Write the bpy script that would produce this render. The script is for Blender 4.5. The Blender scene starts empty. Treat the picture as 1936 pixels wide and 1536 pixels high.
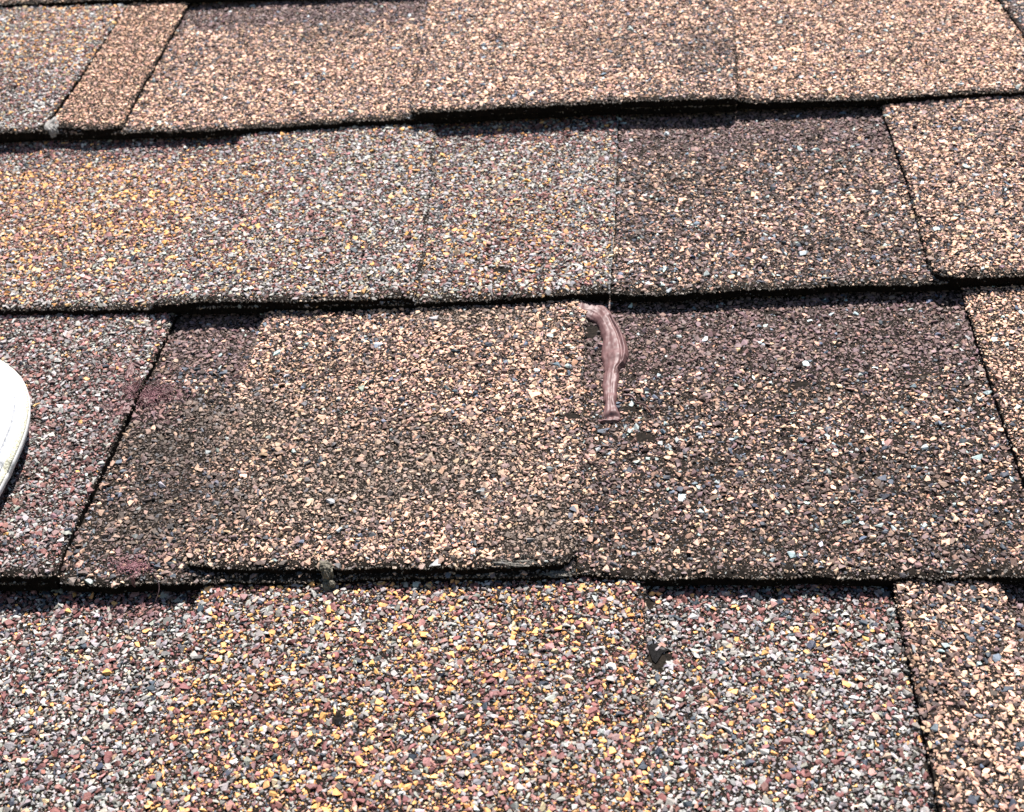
import bpy, bmesh, math
import numpy as np
from mathutils import Matrix, Vector

# ---------------------------------------------------------------- camera, sky, sun, exposure
SC = bpy.context.scene
PITCH = math.radians(22.6)                       # slope of the roof
ROOF = Matrix.Rotation(PITCH, 4, 'X')            # roof frame: x along the eaves, y up the slope, z out of the roof
FPX, PW, PH = 2600.0, 1936.0, 1536.0
RM = np.array([[0.9962564, 0.04862974, -0.07147261],
               [-0.02170481, -0.65958093, -0.75132011],
               [-0.08367847, 0.75005876, -0.65605622]])
TV = np.array([-0.00399836, 0.05423109, 0.42348447])
CAMP = -RM.T @ TV                                # camera position in the roof frame
cam_data = bpy.data.cameras.new('camera')
cam = bpy.data.objects.new('camera', cam_data)
SC.collection.objects.link(cam)
cam_data.sensor_fit = 'HORIZONTAL'; cam_data.sensor_width = 36.0
cam_data.lens = 36.0 * FPX / PW
cam_data.clip_start = 0.01; cam_data.clip_end = 500
cam_data.dof.use_dof = True; cam_data.dof.focus_distance = 0.46; cam_data.dof.aperture_fstop = 30
RB = RM.T.copy(); RB[:, 1] *= -1; RB[:, 2] *= -1
m4 = Matrix([list(RB[i]) + [CAMP[i]] for i in range(3)] + [[0, 0, 0, 1]])
cam.matrix_world = ROOF @ m4
SC.camera = cam

SUN_EL, SUN_AZ = math.radians(51), math.radians(9)     # above the roof plane; to the right of straight up the slope
sdir = Vector((math.cos(SUN_EL) * math.sin(SUN_AZ), math.cos(SUN_EL) * math.cos(SUN_AZ), math.sin(SUN_EL)))
sw = (ROOF.to_3x3() @ sdir).normalized()
world = bpy.data.worlds.new('World'); SC.world = world; world.use_nodes = True
wn = world.node_tree.nodes; wl = world.node_tree.links
sky = wn.new('ShaderNodeTexSky'); sky.sky_type = 'NISHITA'; sky.sun_disc = False
sky.sun_elevation = math.asin(sw.z); sky.sun_rotation = math.atan2(sw.x, sw.y)
wl.new(sky.outputs[0], wn['Background'].inputs[0]); wn['Background'].inputs[1].default_value = 0.05
sd = bpy.data.lights.new('sun', 'SUN'); sd.energy = 5.0; sd.angle = math.radians(0.53); sd.color = (1, 0.945, 0.905)
so = bpy.data.objects.new('sun', sd); SC.collection.objects.link(so)
so.rotation_euler = sw.to_track_quat('Z', 'Y').to_euler()
SC.view_settings.view_transform = 'Standard'; SC.view_settings.look = 'None'
SC.view_settings.gamma = 1; SC.view_settings.exposure = 1.66
SC.cycles.max_bounces = 5; SC.cycles.diffuse_bounces = 1

# ---------------------------------------------------------------- helpers
rng = np.random.default_rng(7)
COL = SC.collection
EXPO = 0.143                                     # course exposure, metres
LAY = 0.0034                                     # thickness of one ply

def on_roof(u, v, z=0.0):
    """a point of the photograph laid on the roof at height z"""
    d = RM.T @ np.array([(u - PW / 2) / FPX, (v - PH / 2) / FPX, 1.0])
    s = (z - CAMP[2]) / d[2]
    return CAMP + s * d

def tag(o, label=None, cat=None, group=None, kind=None):
    if label: o['label'] = label
    if cat: o['category'] = cat
    if group: o['group'] = group
    if kind: o['kind'] = kind
    return o

def mesh_obj(name, verts, faces, mat, parent=None, origin=(0, 0, 0), colors=None, smooth=False, matidx=None):
    me = bpy.data.meshes.new(name)
    verts = np.asarray(verts, dtype=np.float64)
    if parent is None:
        verts = verts - np.asarray(origin)
    if isinstance(faces, np.ndarray):
        nf, k = faces.shape
        me.vertices.add(len(verts)); me.vertices.foreach_set('co', verts.astype(np.float32).ravel())
        me.loops.add(nf * k); me.loops.foreach_set('vertex_index', faces.astype(np.int32).ravel())
        me.polygons.add(nf); me.polygons.foreach_set('loop_start', np.arange(0, nf * k, k, dtype=np.int32))
        me.update(calc_edges=True)
    else:
        me.from_pydata([tuple(v) for v in verts], [], faces)
    if colors is not None:
        a = me.color_attributes.new('mineral', 'FLOAT_COLOR', 'POINT')
        a.data.foreach_set('color', np.asarray(colors, dtype=np.float32).ravel())
    for m in (mat if isinstance(mat, (list, tuple)) else [mat]):
        me.materials.append(m)
    if matidx is not None:
        me.polygons.foreach_set('material_index', np.asarray(matidx, dtype=np.int32))
    me.polygons.foreach_set('use_smooth', np.full(len(me.polygons), smooth, dtype=bool))
    me.update(); me.validate()
    o = bpy.data.objects.new(name, me); COL.objects.link(o)
    if parent is None:
        o.matrix_world = ROOF @ Matrix.Translation(Vector(origin))
    else:
        o.parent = parent
    return o

def empty(name, origin):
    o = bpy.data.objects.new(name, None); COL.objects.link(o)
    o.empty_display_size = 0.02
    o.matrix_world = ROOF @ Matrix.Translation(Vector(origin))
    return o

def part(name, verts, faces, mat, parent, origin, **k):
    return mesh_obj(name, np.asarray(verts) - np.asarray(origin), faces, mat, parent=parent, **k)

# hash based value noise, numpy
def vnoise(x, y, seed=0):
    xi = np.floor(x).astype(np.int64); yi = np.floor(y).astype(np.int64)
    fx = x - xi; fy = y - yi
    fx = fx * fx * (3 - 2 * fx); fy = fy * fy * (3 - 2 * fy)
    def h(a, b):
        n = (a * 374761393 + b * 668265263 + seed * 974634777) & 0xFFFFFFFF
        n = ((n ^ (n >> 13)) * 1274126177) & 0xFFFFFFFF
        return ((n ^ (n >> 16)) & 0xFFFF) / 65535.0
    return ((h(xi, yi) * (1 - fx) + h(xi + 1, yi) * fx) * (1 - fy) + (h(xi, yi + 1) * (1 - fx) + h(xi + 1, yi + 1) * fx) * fy) * 2 - 1

def fbm(x, y, scale, seed=0, octv=3):
    x = np.asarray(x) / scale; y = np.asarray(y) / scale; r = 0; a = 1.0; t = 0
    for i in range(octv):
        r = r + a * vnoise(x * 2 ** i, y * 2 ** i, seed + i * 17); t += a; a *= 0.5
    return r / t

# ---------------------------------------------------------------- materials
def new_mat(name):
    m = bpy.data.materials.new(name); m.use_nodes = True
    return m, m.node_tree.nodes, m.node_tree.links, m.node_tree.nodes['Principled BSDF']

def granule_mat():
    m, n, l, b = new_mat('mineral granules')
    at = n.new('ShaderNodeAttribute'); at.attribute_name = 'mineral'
    tc = n.new('ShaderNodeTexCoord')
    no = n.new('ShaderNodeTexNoise'); no.inputs['Scale'].default_value = 2600; no.inputs['Detail'].default_value = 2
    l.new(tc.outputs['Object'], no.inputs['Vector'])
    mr = n.new('ShaderNodeMapRange'); mr.inputs['From Min'].default_value = 0.3; mr.inputs['From Max'].default_value = 0.7
    mr.inputs['To Min'].default_value = 0.72; mr.inputs['To Max'].default_value = 1.22
    l.new(no.outputs['Fac'], mr.inputs['Value'])
    mx = n.new('ShaderNodeMix'); mx.data_type = 'RGBA'; mx.blend_type = 'MULTIPLY'; mx.inputs['Factor'].default_value = 1
    l.new(at.outputs['Color'], mx.inputs['A']); l.new(mr.outputs[0], mx.inputs['B'])
    l.new(mx.outputs['Result'], b.inputs['Base Color'])
    b.inputs['Roughness'].default_value = 0.62; b.inputs['Specular IOR Level'].default_value = 0.18
    bp = n.new('ShaderNodeBump'); bp.inputs['Strength'].default_value = 0.5; bp.inputs['Distance'].default_value = 0.0002
    l.new(no.outputs['Fac'], bp.inputs['Height']); l.new(bp.outputs[0], b.inputs['Normal'])
    return m

def noisy_mat(name, c1, c2, scale, rough=0.9, bump=0.0004, spec=0.3, detail=6, lo=0.35, hi=0.65, strength=1.0):
    m, n, l, b = new_mat(name)
    tc = n.new('ShaderNodeTexCoord'); no = n.new('ShaderNodeTexNoise')
    no.inputs['Scale'].default_value = scale; no.inputs['Detail'].default_value = detail; no.inputs['Roughness'].default_value = 0.7
    l.new(tc.outputs['Object'], no.inputs['Vector'])
    cr = n.new('ShaderNodeValToRGB'); cr.color_ramp.elements[0].position = lo; cr.color_ramp.elements[1].position = hi
    cr.color_ramp.elements[0].color = (*c1, 1); cr.color_ramp.elements[1].color = (*c2, 1)
    l.new(no.outputs['Fac'], cr.inputs[0]); l.new(cr.outputs[0], b.inputs['Base Color'])
    b.inputs['Roughness'].default_value = rough; b.inputs['Specular IOR Level'].default_value = spec
    if bump:
        bp = n.new('ShaderNodeBump'); bp.inputs['Distance'].default_value = bump; bp.inputs['Strength'].default_value = strength
        l.new(no.outputs['Fac'], bp.inputs['Height']); l.new(bp.outputs[0], b.inputs['Normal'])
    return m

M_GRAN = granule_mat()
M_ASPH = noisy_mat('weathered asphalt', (0.002, 0.0018, 0.0015), (0.016, 0.012, 0.009), 900, spec=0.08)
M_EDGE = noisy_mat('cut asphalt edge', (0.002, 0.0017, 0.0014), (0.009, 0.0065, 0.005), 500, spec=0.05)
M_WORN = noisy_mat('worn fibreglass edge', (0.05, 0.05, 0.05), (0.34, 0.33, 0.31), 1300, lo=0.4, hi=0.7)
M_DECK = noisy_mat('roof covering', (0.03, 0.024, 0.022), (0.40, 0.27, 0.19), 700)

# ---------------------------------------------------------------- colours of the mineral granules
GC = {  # base colours, linear
    'white': (0.315, 0.298, 0.278), 'grey': (0.208, 0.195, 0.186), 'dgrey': (0.115, 0.105, 0.10),
    'red': (0.140, 0.060, 0.054), 'pink': (0.24, 0.122, 0.105), 'mauve': (0.135, 0.085, 0.08),
    'yellow': (0.53, 0.275, 0.10), 'cream': (0.38, 0.28, 0.18), 'slate': (0.038, 0.046, 0.058),
    'blue': (0.085, 0.105, 0.135), 'teal': (0.33, 0.38, 0.37), 'peach': (0.54, 0.34, 0.235),
    'tan': (0.31, 0.195, 0.145), 'brown': (0.13, 0.082, 0.068), 'umber': (0.045, 0.031, 0.027),
    'orange': (0.42, 0.235, 0.155), 'plum': (0.140, 0.094, 0.090),
}
GN = list(GC); GARR = np.array([GC[k] for k in GN]); GI = {k: i for i, k in enumerate(GN)}
def mix(**k):
    w = np.zeros(len(GN))
    for a, b in k.items(): w[GI[a]] = b
    return w / w.sum()
MIX = {
    'A_grey':  mix(white=25, grey=27, dgrey=8, red=15, pink=11, yellow=7, cream=11, slate=3, mauve=3),
    'A_cool':  mix(white=24, grey=29, dgrey=12, red=18, pink=7, yellow=4, cream=3, slate=6, mauve=4),
    'A_yell':  mix(white=11, grey=20, dgrey=8, red=25, pink=8, yellow=19, cream=3, slate=3, mauve=7),
    'A_gold':  mix(white=7, grey=10, dgrey=4, red=11, pink=20, yellow=24, cream=10, mauve=10, orange=10),
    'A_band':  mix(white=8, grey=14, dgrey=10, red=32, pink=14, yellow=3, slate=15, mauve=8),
    'A_rose':  mix(white=10, grey=23, dgrey=13, red=14, pink=13, mauve=25, yellow=.7, umber=5, slate=2),
    'B_peach': mix(peach=31, tan=18, brown=15, plum=10, umber=11, blue=3, slate=5, teal=1.0, orange=7),
    'B_dark':  mix(peach=15, tan=13, brown=20, plum=19, umber=20, blue=4, slate=9, teal=2.6, orange=3),
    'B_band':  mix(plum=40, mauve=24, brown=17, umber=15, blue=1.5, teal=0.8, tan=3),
    'B_slate': mix(peach=9, tan=9, brown=22, plum=16, umber=20, blue=6, slate=18, teal=1),
    'B_pale':  mix(peach=42, tan=17, orange=13, plum=11, brown=9, umber=4, blue=2, teal=1.5),
    'B_orng':  mix(orange=30, peach=30, tan=26, brown=11, umber=4),
}

# ---------------------------------------------------------------- granule prototypes
def prototypes(n=48, npt=9):
    out = []
    for i in range(n):
        bm = bmesh.new()
        for k in range(npt):
            v = rng.normal(size=3); v /= np.linalg.norm(v); v *= rng.uniform(0.78, 1.08)
            bm.verts.new(v)
        r = bmesh.ops.convex_hull(bm, input=bm.verts)
        for v in [v for v in bm.verts if not v.link_faces]: bm.verts.remove(v)
        bmesh.ops.triangulate(bm, faces=bm.faces)
        bmesh.ops.recalc_face_normals(bm, faces=bm.faces)
        bm.verts.index_update()
        V = np.array([v.co[:] for v in bm.verts]); F = np.array([[q.index for q in f.verts] for f in bm.faces])
        bm.free(); out.append((V, F))
    return out
PROTO = prototypes()

def granules(P, size, tilt, colors):
    """chips of crushed stone: P (n,3) centres, size (n,3) half axes, returns verts, faces, colours"""
    n = len(P); pid = rng.integers(0, len(PROTO), n)
    Vs, Fs, Cs = [], [], []; off = 0
    ang = rng.uniform(0, 2 * math.pi, n); tx = rng.normal(0, 1, n) * tilt; ty = rng.normal(0, 1, n) * tilt
    ca, sa = np.cos(ang), np.sin(ang)
    for k, (V, F) in enumerate(PROTO):
        idx = np.where(pid == k)[0]
        if not len(idx): continue
        W = V[None] * size[idx][:, None]
        x = W[..., 0] * ca[idx, None] - W[..., 1] * sa[idx, None]
        y = W[..., 0] * sa[idx, None] + W[..., 1] * ca[idx, None]
        z = W[..., 2]
        cx, sx = np.cos(tx[idx])[:, None], np.sin(tx[idx])[:, None]
        y, z = y * cx - z * sx, y * sx + z * cx
        cy, sy = np.cos(ty[idx])[:, None], np.sin(ty[idx])[:, None]
        x, z = x * cy + z * sy, -x * sy + z * cy
        W = np.stack([x, y, z], -1) + P[idx][:, None]
        m = len(idx); nv = len(V)
        Vs.append(W.reshape(-1, 3))
        Fs.append((F[None] + (np.arange(m) * nv)[:, None, None]).reshape(-1, 3) + off)
        Cs.append(np.repeat(colors[idx], nv, axis=0)); off += m * nv
    return np.concatenate(Vs), np.concatenate(Fs), np.concatenate(Cs)

def inside(poly, x, y):
    r = np.zeros(len(x), bool); n = len(poly); j = n - 1
    for i in range(n):
        xi, yi = poly[i]; xj, yj = poly[j]
        if yi != yj:
            c = ((yi > y) != (yj > y)) & (x < (xj - xi) * (y - yi) / (yj - yi) + xi)
            r ^= c
        j = i
    return r

# ---------------------------------------------------------------- soft zones (where a blend fades into the next), worn spots
def zone(u, v, ru, rv=None):
    """centre and radius on the roof from a spot of the photograph"""
    c = on_roof(u, v); a = on_roof(u + ru, v); b = on_roof(u, v - (rv or ru))
    return c[0], c[1], abs(a[0] - c[0]), abs(b[1] - c[1])
def zval(z, x, y):
    return np.exp(-(((x - z[0]) / z[2]) ** 2 + ((y - z[1]) / z[3]) ** 2))
DUST = [zone(*a) for a in ((420, 800, 230, 60), (330, 840, 120, 50), (620, 960, 260, 70), (820, 880, 200, 60), (1030, 1010, 60, 60), (1010, 1045, 90, 30),
                           (900, 600, 120, 30), (1340, 1060, 160, 30), (250, 1010, 90, 50))]
GRIME = [zone(*a) for a in ((290, 850, 90, 50), (330, 930, 90, 60), (270, 1000, 70, 40), (410, 1010, 60, 40), (1220, 800, 90, 40), (1300, 880, 120, 40), (1500, 745, 240, 25),
                            (1650, 900, 200, 50), (1160, 980, 60, 70), (1120, 640, 30, 50), (1500, 1010, 240, 45), (620, 700, 120, 25), (480, 870, 90, 30), (1560, 330, 90, 30), (1300, 340, 110, 40), (1600, 470, 160, 30),
                            (1330, 110, 60, 40), (1150, 100, 60, 30), (620, 60, 90, 30), (1750, 1300, 40, 120), (900, 700, 60, 20), (760, 820, 90, 20), (250, 1140, 50, 18))]
BALD = [zone(*a) for a in ((1240, 1237, 19, 19), (1262, 1234, 14, 5), (641, 1367, 10, 9), (950, 526, 17, 5), (806, 432, 5, 9), (818, 298, 4, 14), (797, 528, 5, 16), (1462, 1002, 0.1, 0.1),
                           (1215, 828, 26, 7), (1080, 800, 30, 5), (1225, 1130, 14, 9), (905, 955, 9, 4), (1510, 725, 16, 6), (1120, 620, 18, 12), (1190, 770, 22, 5), (1460, 580, 20, 4), (640, 590, 26, 4))]
SPRAY = [zone(*a) for a in ((315, 745, 52, 22), (262, 768, 42, 26), (235, 785, 28, 14), (300, 790, 40, 14), (250, 1068, 55, 22), (225, 1150, 34, 26), (285, 1150, 26, 24), (900, 590, 10, 6))]

def granule_field(piece, cell, fine=1.0):
    """scatter positions, sizes and colours over the sheet"""
    poly = piece['poly']; x0, y0 = poly.min(0); x1, y1 = poly.max(0)
    y1 = min(y1, piece['top'])
    out = []
    layers = [(cell, 1.0, 0.0), (cell * 0.80, 0.62, -0.00025), (cell * 0.60, 0.32, -0.00002)] if fine else [(cell, 1.0, 0)]
    for li, (c, sc, dz) in enumerate(layers):
        nx = int((x1 - x0) / c) + 2; ny = int((y1 - y0) / (c * 0.866)) + 2
        gx, gy = np.meshgrid(np.arange(nx), np.arange(ny))
        X = x0 + (gx + 0.5 * (gy % 2)) * c + rng.normal(0, 0.24, gx.shape) * c
        Y = y0 + gy * c * 0.866 + rng.normal(0, 0.24, gx.shape) * c
        X = X.ravel(); Y = Y.ravel()
        k = inside(poly, X, Y) & (Y < y1)
        for hole in piece['cover']:
            k &= ~inside(hole, X, Y)
        X, Y = X[k], Y[k]
        d = Y - piece['lipf'](X)                      # distance above the butt edge
        keep = np.ones(len(X), bool)
        side = np.minimum(X - piece['lf'](Y), piece['rf'](Y) - X)
        wearn = fbm(X, Y, 0.009, 5)
        pl = np.clip(0.30 + d / 0.006 + wearn * 0.5, 0.05, 1) if li != 2 else np.clip(0.5 + d / 0.006, 0, 1)
        pl *= np.clip(0.5 + side / 0.0016, 0.1, 1)
        keep &= rng.random(len(X)) < pl
        for b in BALD:
            keep &= rng.random(len(X)) > 2.2 * zval(b, X, Y) ** 1.5
        bp = piece.get('sparse', 0.0)
        keep &= rng.random(len(X)) > bp * (0.5 + 0.9 * (fbm(X, Y, 0.012, 31) > 0.0)) * (1 if li == 0 else 0.6)
        dust = sum(zval(b, X, Y) for b in DUST); dust = np.clip(dust, 0, 1) * piece.get('dusty', 0) 
        if li == 0: keep &= rng.random(len(X)) > 0.35 * dust
        X, Y, dust = X[keep], Y[keep], dust[keep]
        n = len(X)
        # radius distribution
        r = np.clip(rng.lognormal(-0.04, 0.33, n), 0.42, 1.9) * 0.00091 * (cell / 0.0015) * sc * piece.get('gs', 1)
        asp = rng.uniform(0.62, 1.0, n)
        size = np.stack([r * 1.12, r * asp, r * rng.uniform(0.36, 0.64, n)], -1)
        Z = piece['zf'](X, Y) + size[:, 2] * 0.42 + dz + rng.normal(0, 0.00010, n)
        # colour
        w = piece['mixf'](X, Y)                       # (n, kinds)
        w = np.maximum(w, 0); w /= w.sum(1, keepdims=True)
        cl = fbm(X, Y, 0.004, 77 + li, 2)[:, None]    # weak clustering
        cum = np.cumsum(w, 1); ids = (rng.random(n)[:, None] > cum).sum(1).clip(0, len(GN) - 1)
        C = GARR[ids].copy()
        C *= np.exp(rng.normal(0, 0.15, n))[:, None] * (1 + rng.normal(0, 0.045, (n, 3)))
        big = ids == GI['teal']; size[big] *= 1.25
        if li == 2:
            C = C * 0.7 + np.array([0.12, 0.090, 0.065]) * 0.3
        dm = np.clip(dust * (0.95 if li else 0.55) + 0.3 * dust * fbm(X, Y, 0.003, 9), 0, 0.9)[:, None]
        C = C * (1 - dm) + np.array([0.140, 0.110, 0.088]) * dm
        gr = np.clip(sum(zval(b, X, Y) for b in GRIME) * (0.75 + 0.6 * fbm(X, Y, 0.006, 29)), 0, 1)[:, None]     # black algae
        C = C * (1 - 0.5 * gr) + np.array([0.018, 0.015, 0.012]) * 0.5 * gr
        sp = np.clip(sum(zval(b, X, Y) for b in SPRAY), 0, 1)
        sp = np.where(rng.random(n) < sp * 0.8, 0.7, 0.0)[:, None]
        C = C * (1 - sp) + np.array([0.13, 0.068, 0.070]) * sp
        edge = np.clip(1 - (Y - piece['lipf'](X)) / 0.0045, 0, 1)[:, None] * 0.55     # grime along the butt edge
        C = C * (1 - edge) + np.array([0.12, 0.11, 0.095]) * edge
        C = np.concatenate([np.clip(C, 0.008, 0.9), np.ones((n, 1))], 1)
        out.append(granules(np.stack([X, Y, Z], -1), size, 0.24, C))
    # grit and crumbs stuck to the cut edges
    def rim(line, per_m, cols, nx, ny, depth, out_off, r0):
        seg = np.diff(line, axis=0); L = np.hypot(seg[:, 0], seg[:, 1]); n = int(L.sum() * per_m)
        t = rng.uniform(0, L.sum(), n); cum = np.concatenate([[0], np.cumsum(L)])
        x = np.interp(t, cum, line[:, 0]); y = np.interp(t, cum, line[:, 1])
        ok = y < piece['top']; x, y = x[ok], y[ok]; n = len(x)
        if not n: return
        q = rng.uniform(0, 1, n) ** 1.3
        z = piece['zf'](x + nx * .0004, y + ny * .0004) - q * depth
        x = x - nx * out_off * rng.uniform(-1.5, 1, n); y = y - ny * out_off * rng.uniform(-1.5, 1, n)
        r = r0 * np.clip(rng.lognormal(0, .4, n), .4, 2.2)
        ids = rng.integers(0, len(cols), n); C = np.array(cols)[ids] * np.exp(rng.normal(0, .3, (n, 1)))
        C = np.concatenate([C, np.ones((n, 1))], 1)
        out.append(granules(np.stack([x, y, z], -1), np.stack([r * 1.2, r * .8, r * .7], -1), .7, C))
    g_ = [(.10, .085, .07), (.06, .05, .042), (.16, .14, .12), (.03, .025, .02), (.22, .17, .13)]
    rim(piece['fine_lip'], 3400, g_, 0, 1, LAY * .18, .00025, .00034)
    rim(piece['fine_lip'], 500, g_[:4], 0, 1, LAY * .95, .0002, .00030)
    for line, nx, key in ((piece['Ls'], 1, 'softl'), (piece['Rs'], -1, 'softr')):
        soft = piece.get(key, 0)
        rim(line, 900, g_, nx, 0, LAY * .4, .0002, .00032)
        if soft == 2: rim(line, 9000, [(.34, .34, .33), (.24, .24, .235), (.15, .15, .15)], nx, 0, LAY * .25, .00012, .00030)
        elif soft: rim(line, 4500 * soft, g_ + ([GC['white'], GC['grey'], GC['grey']] if piece.get('worn') else [GC['peach'], GC['tan'], GC['brown'], GC['plum']]), nx, 0, LAY * 1.0, .0004, .00045)
    return out

# ---------------------------------------------------------------- one ply of a shingle
def polyline_on(pts, z):
    return np.array([on_roof(u, v, z)[:2] for u, v in pts]).reshape(-1, 2)

def make_sheet(spec):
    k = spec['course']                                # 0 = the course whose butt edge crosses the middle
    lev = spec['lev']                                 # 1 = base ply, 2 = laminated tab on top
    ybase = k * EXPO
    ztop_lip = lev * LAY + spec.get('lift', 0)
    lip = polyline_on(spec['lip'], ztop_lip)
    lip = lip[np.argsort(lip[:, 0])]
    yt = ybase + EXPO + 0.030
    # sides: straight lines from photograph points, continued up the slope under the next course
    def side(pts, lipend):
        a = polyline_on(pts, LAY * lev * 0.6)
        a = a[np.argsort(a[:, 1])]
        p0 = np.array([lipend[0], lipend[1]])
        a = np.array([q for q in a if q[1] > p0[1] + 0.004]).reshape(-1, 2)
        ps = np.vstack([p0, a]) if len(a) else p0[None]
        if len(ps) == 1: ps = np.vstack([ps, [p0[0], yt]])
        dirv = ps[-1] - ps[-2]
        if ps[-1][1] < yt:
            ps = np.vstack([ps, ps[-1] + dirv / dirv[1] * (yt - ps[-1][1])])
        yy = np.linspace(ps[0][1], ps[-1][1], 90)
        xx = np.interp(yy, ps[:, 1], ps[:, 0])
        xx = xx + fbm(yy, yy * 0 + k * 3.7 + p0[0] * 50, 0.006, 3) * 0.0005 * np.clip((yy - yy[0]) / 0.004, 0, 1)
        return np.stack([xx, yy], -1)
    Ls = side(spec['left'], lip[0]); Rs = side(spec['right'], lip[-1])
    lx = np.arange(lip[0, 0], lip[-1, 0], 0.0008)[1:]
    ly = np.interp(lx, lip[:, 0], lip[:, 1]) + fbm(lx, lx * 0 + k * 1.3 + lev, 0.012, 11) * 0.0011 + fbm(lx, lx * 0 + k + lev * 5, 0.0024, 13, 2) * 0.0006
    fine_lip = np.vstack([lip[:1], np.stack([lx, ly], -1), lip[-1:]])
    poly = np.vstack([fine_lip, Rs[1:], Ls[1:][::-1]])
    lipf = lambda x: np.interp(x, fine_lip[:, 0], fine_lip[:, 1])
    lf = lambda y: np.interp(y, Ls[:, 1], Ls[:, 0]); rf = lambda y: np.interp(y, Rs[:, 1], Rs[:, 0])
    lift = spec.get('lift', 0)
    def zf(x, y):
        s = (y - ybase) / EXPO
        d = np.maximum(y - lipf(x), 0)
        z = 2 * LAY * (1 - s) - (2 - lev) * LAY
        z = z + spec.get('up', 0) + lift * np.clip(1 - d / 0.04, 0, 1) ** 2
        z = z + fbm(x, y, 0.06, 40 + k) * 0.0009 + fbm(x, y, 0.008, 60, 2) * 0.00022
        z = z - 0.0011 * np.exp(-d / 0.0012)
        sdv = np.maximum(np.minimum(x - lf(y), rf(y) - x), 0)
        z = z - 0.0010 * np.exp(-sdv / 0.0008) * (lev == 2)
        return z
    return dict(poly=poly, lipf=lipf, lf=lf, rf=rf, zf=zf, top=ybase + EXPO + 0.006, cover=[], lev=lev, fine_lip=fine_lip,
                Ls=Ls, Rs=Rs, yt=yt, thick=LAY, **{a: b for a, b in spec.items() if a in ('dusty', 'sparse', 'gs', 'cell', 'mixf', 'worn', 'softl', 'softr')})

def sheet_mesh(p):
    """the asphalt sheet under the granules: grid between its sides with a cut edge"""
    L, R, lip = p['Ls'], p['Rs'], p['fine_lip']
    nu = max(8, int((lip[-1, 0] - lip[0, 0]) / 0.0013)); 
    tv = np.concatenate([np.array([0, 0.0005, 0.001, 0.0017, 0.0026, 0.004]), np.linspace(0.006, p['yt'] - lip[:, 1].min(), 60)])
    us = np.linspace(0, 1, nu + 1)
    bx = lip[0, 0] + us * (lip[-1, 0] - lip[0, 0]); by = p['lipf'](bx); by[0] = lip[0, 1]; by[-1] = lip[-1, 1]
    V = np.zeros((len(tv), nu + 1, 3))
    for j, t in enumerate(tv):
        f = t / tv[-1]
        y = by + (p['yt'] - by) * f
        xl = p['lf'](y); xr = p['rf'](y)
        V[j, :, 0] = xl + us * (xr - xl) if j else bx
        V[j, :, 1] = y
    V[..., 2] = p['zf'](V[..., 0], V[..., 1])
    V[..., 2] += fbm(V[..., 0], V[..., 1], 0.0025, 91, 2) * 0.00015
    nvr = len(tv); top = V.reshape(-1, 3); bot = top.copy()
    s = bot[:, 1]
    bot[:, 2] -= p['thick']
    bot[:, 2] = np.where(np.tile(True, len(bot)), bot[:, 2], 0)
    N = len(top); idx = np.arange(N).reshape(nvr, nu + 1)
    a, b, c, d = idx[:-1, :-1], idx[:-1, 1:], idx[1:, 1:], idx[1:, :-1]
    ftop = np.stack([a, b, c, d], -1).reshape(-1, 4)
    fbot = ftop[:, ::-1] + N
    ring = np.concatenate([idx[0, :], idx[1:, -1], idx[-1, -2::-1], idx[-2:0:-1, 0]])
    r2 = np.roll(ring, -1)
    fs = np.stack([ring, ring + N, r2 + N, r2], -1)
    F = np.vstack([ftop, fbot, fs])
    mi = np.concatenate([np.zeros(len(ftop)), np.ones(len(fbot) + len(fs))])
    return np.vstack([top, bot]), F, mi

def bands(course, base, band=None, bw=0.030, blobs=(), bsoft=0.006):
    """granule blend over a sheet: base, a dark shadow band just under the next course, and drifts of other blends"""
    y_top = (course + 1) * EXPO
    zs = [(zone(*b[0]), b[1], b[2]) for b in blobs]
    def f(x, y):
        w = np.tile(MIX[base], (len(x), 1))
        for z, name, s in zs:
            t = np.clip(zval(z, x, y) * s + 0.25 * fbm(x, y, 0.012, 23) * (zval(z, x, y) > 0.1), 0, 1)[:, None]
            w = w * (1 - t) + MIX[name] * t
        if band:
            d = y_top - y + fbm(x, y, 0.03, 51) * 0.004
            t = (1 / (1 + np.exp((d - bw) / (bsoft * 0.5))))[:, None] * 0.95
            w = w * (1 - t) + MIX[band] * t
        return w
    return f

# ================================================================= the roof
# ground far below and the plain roof beyond the modelled shingles
gm = noisy_mat('grass ground', (0.03, 0.05, 0.015), (0.08, 0.11, 0.04), 3)
g = mesh_obj('ground', [(-150, -150, 0), (150, -150, 0), (150, 150, 0), (-150, 150, 0)], [(0, 1, 2, 3)], gm)
g.matrix_world = Matrix.Translation((0, 0, -3.5)); tag(g, kind='structure')
dk = mesh_obj('roof', [(x, y, z) for z in (-0.0385, -0.0085) for x, y in ((-2.2, -1.6), (2.2, -1.6), (2.2, 2.2), (-2.2, 2.2))],
              [(3, 2, 1, 0), (4, 5, 6, 7), (0, 1, 5, 4), (1, 2, 6, 5), (2, 3, 7, 6), (3, 0, 4, 7)], M_DECK)
tag(dk, kind='structure')

def away(k): return (k + 1) * EXPO
# course 0: the middle one; every sheet = (course, level, butt edge, left side, right side, blend)
SHINGLES = []
def shingle(label, course, sheets): SHINGLES.append((label, course, sheets))
def S(name, course, lev, lip, left, right, mixf, **k):
    return dict(name=name, course=course, lev=lev, lip=lip, left=left, right=right, mixf=mixf, **k)

# ---- course 3 (only a sliver of its butt edge shows at the very top left)
shingle('sliver of dark shingle butt edge at the extreme top left of the roof', 3, [
    S('base_layer', 3, 1, [(-420, 30), (0, 4), (340, -6), (1100, -42), (1936, -88), (2500, -112)], [], [], bands(3, 'B_peach'))])
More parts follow.
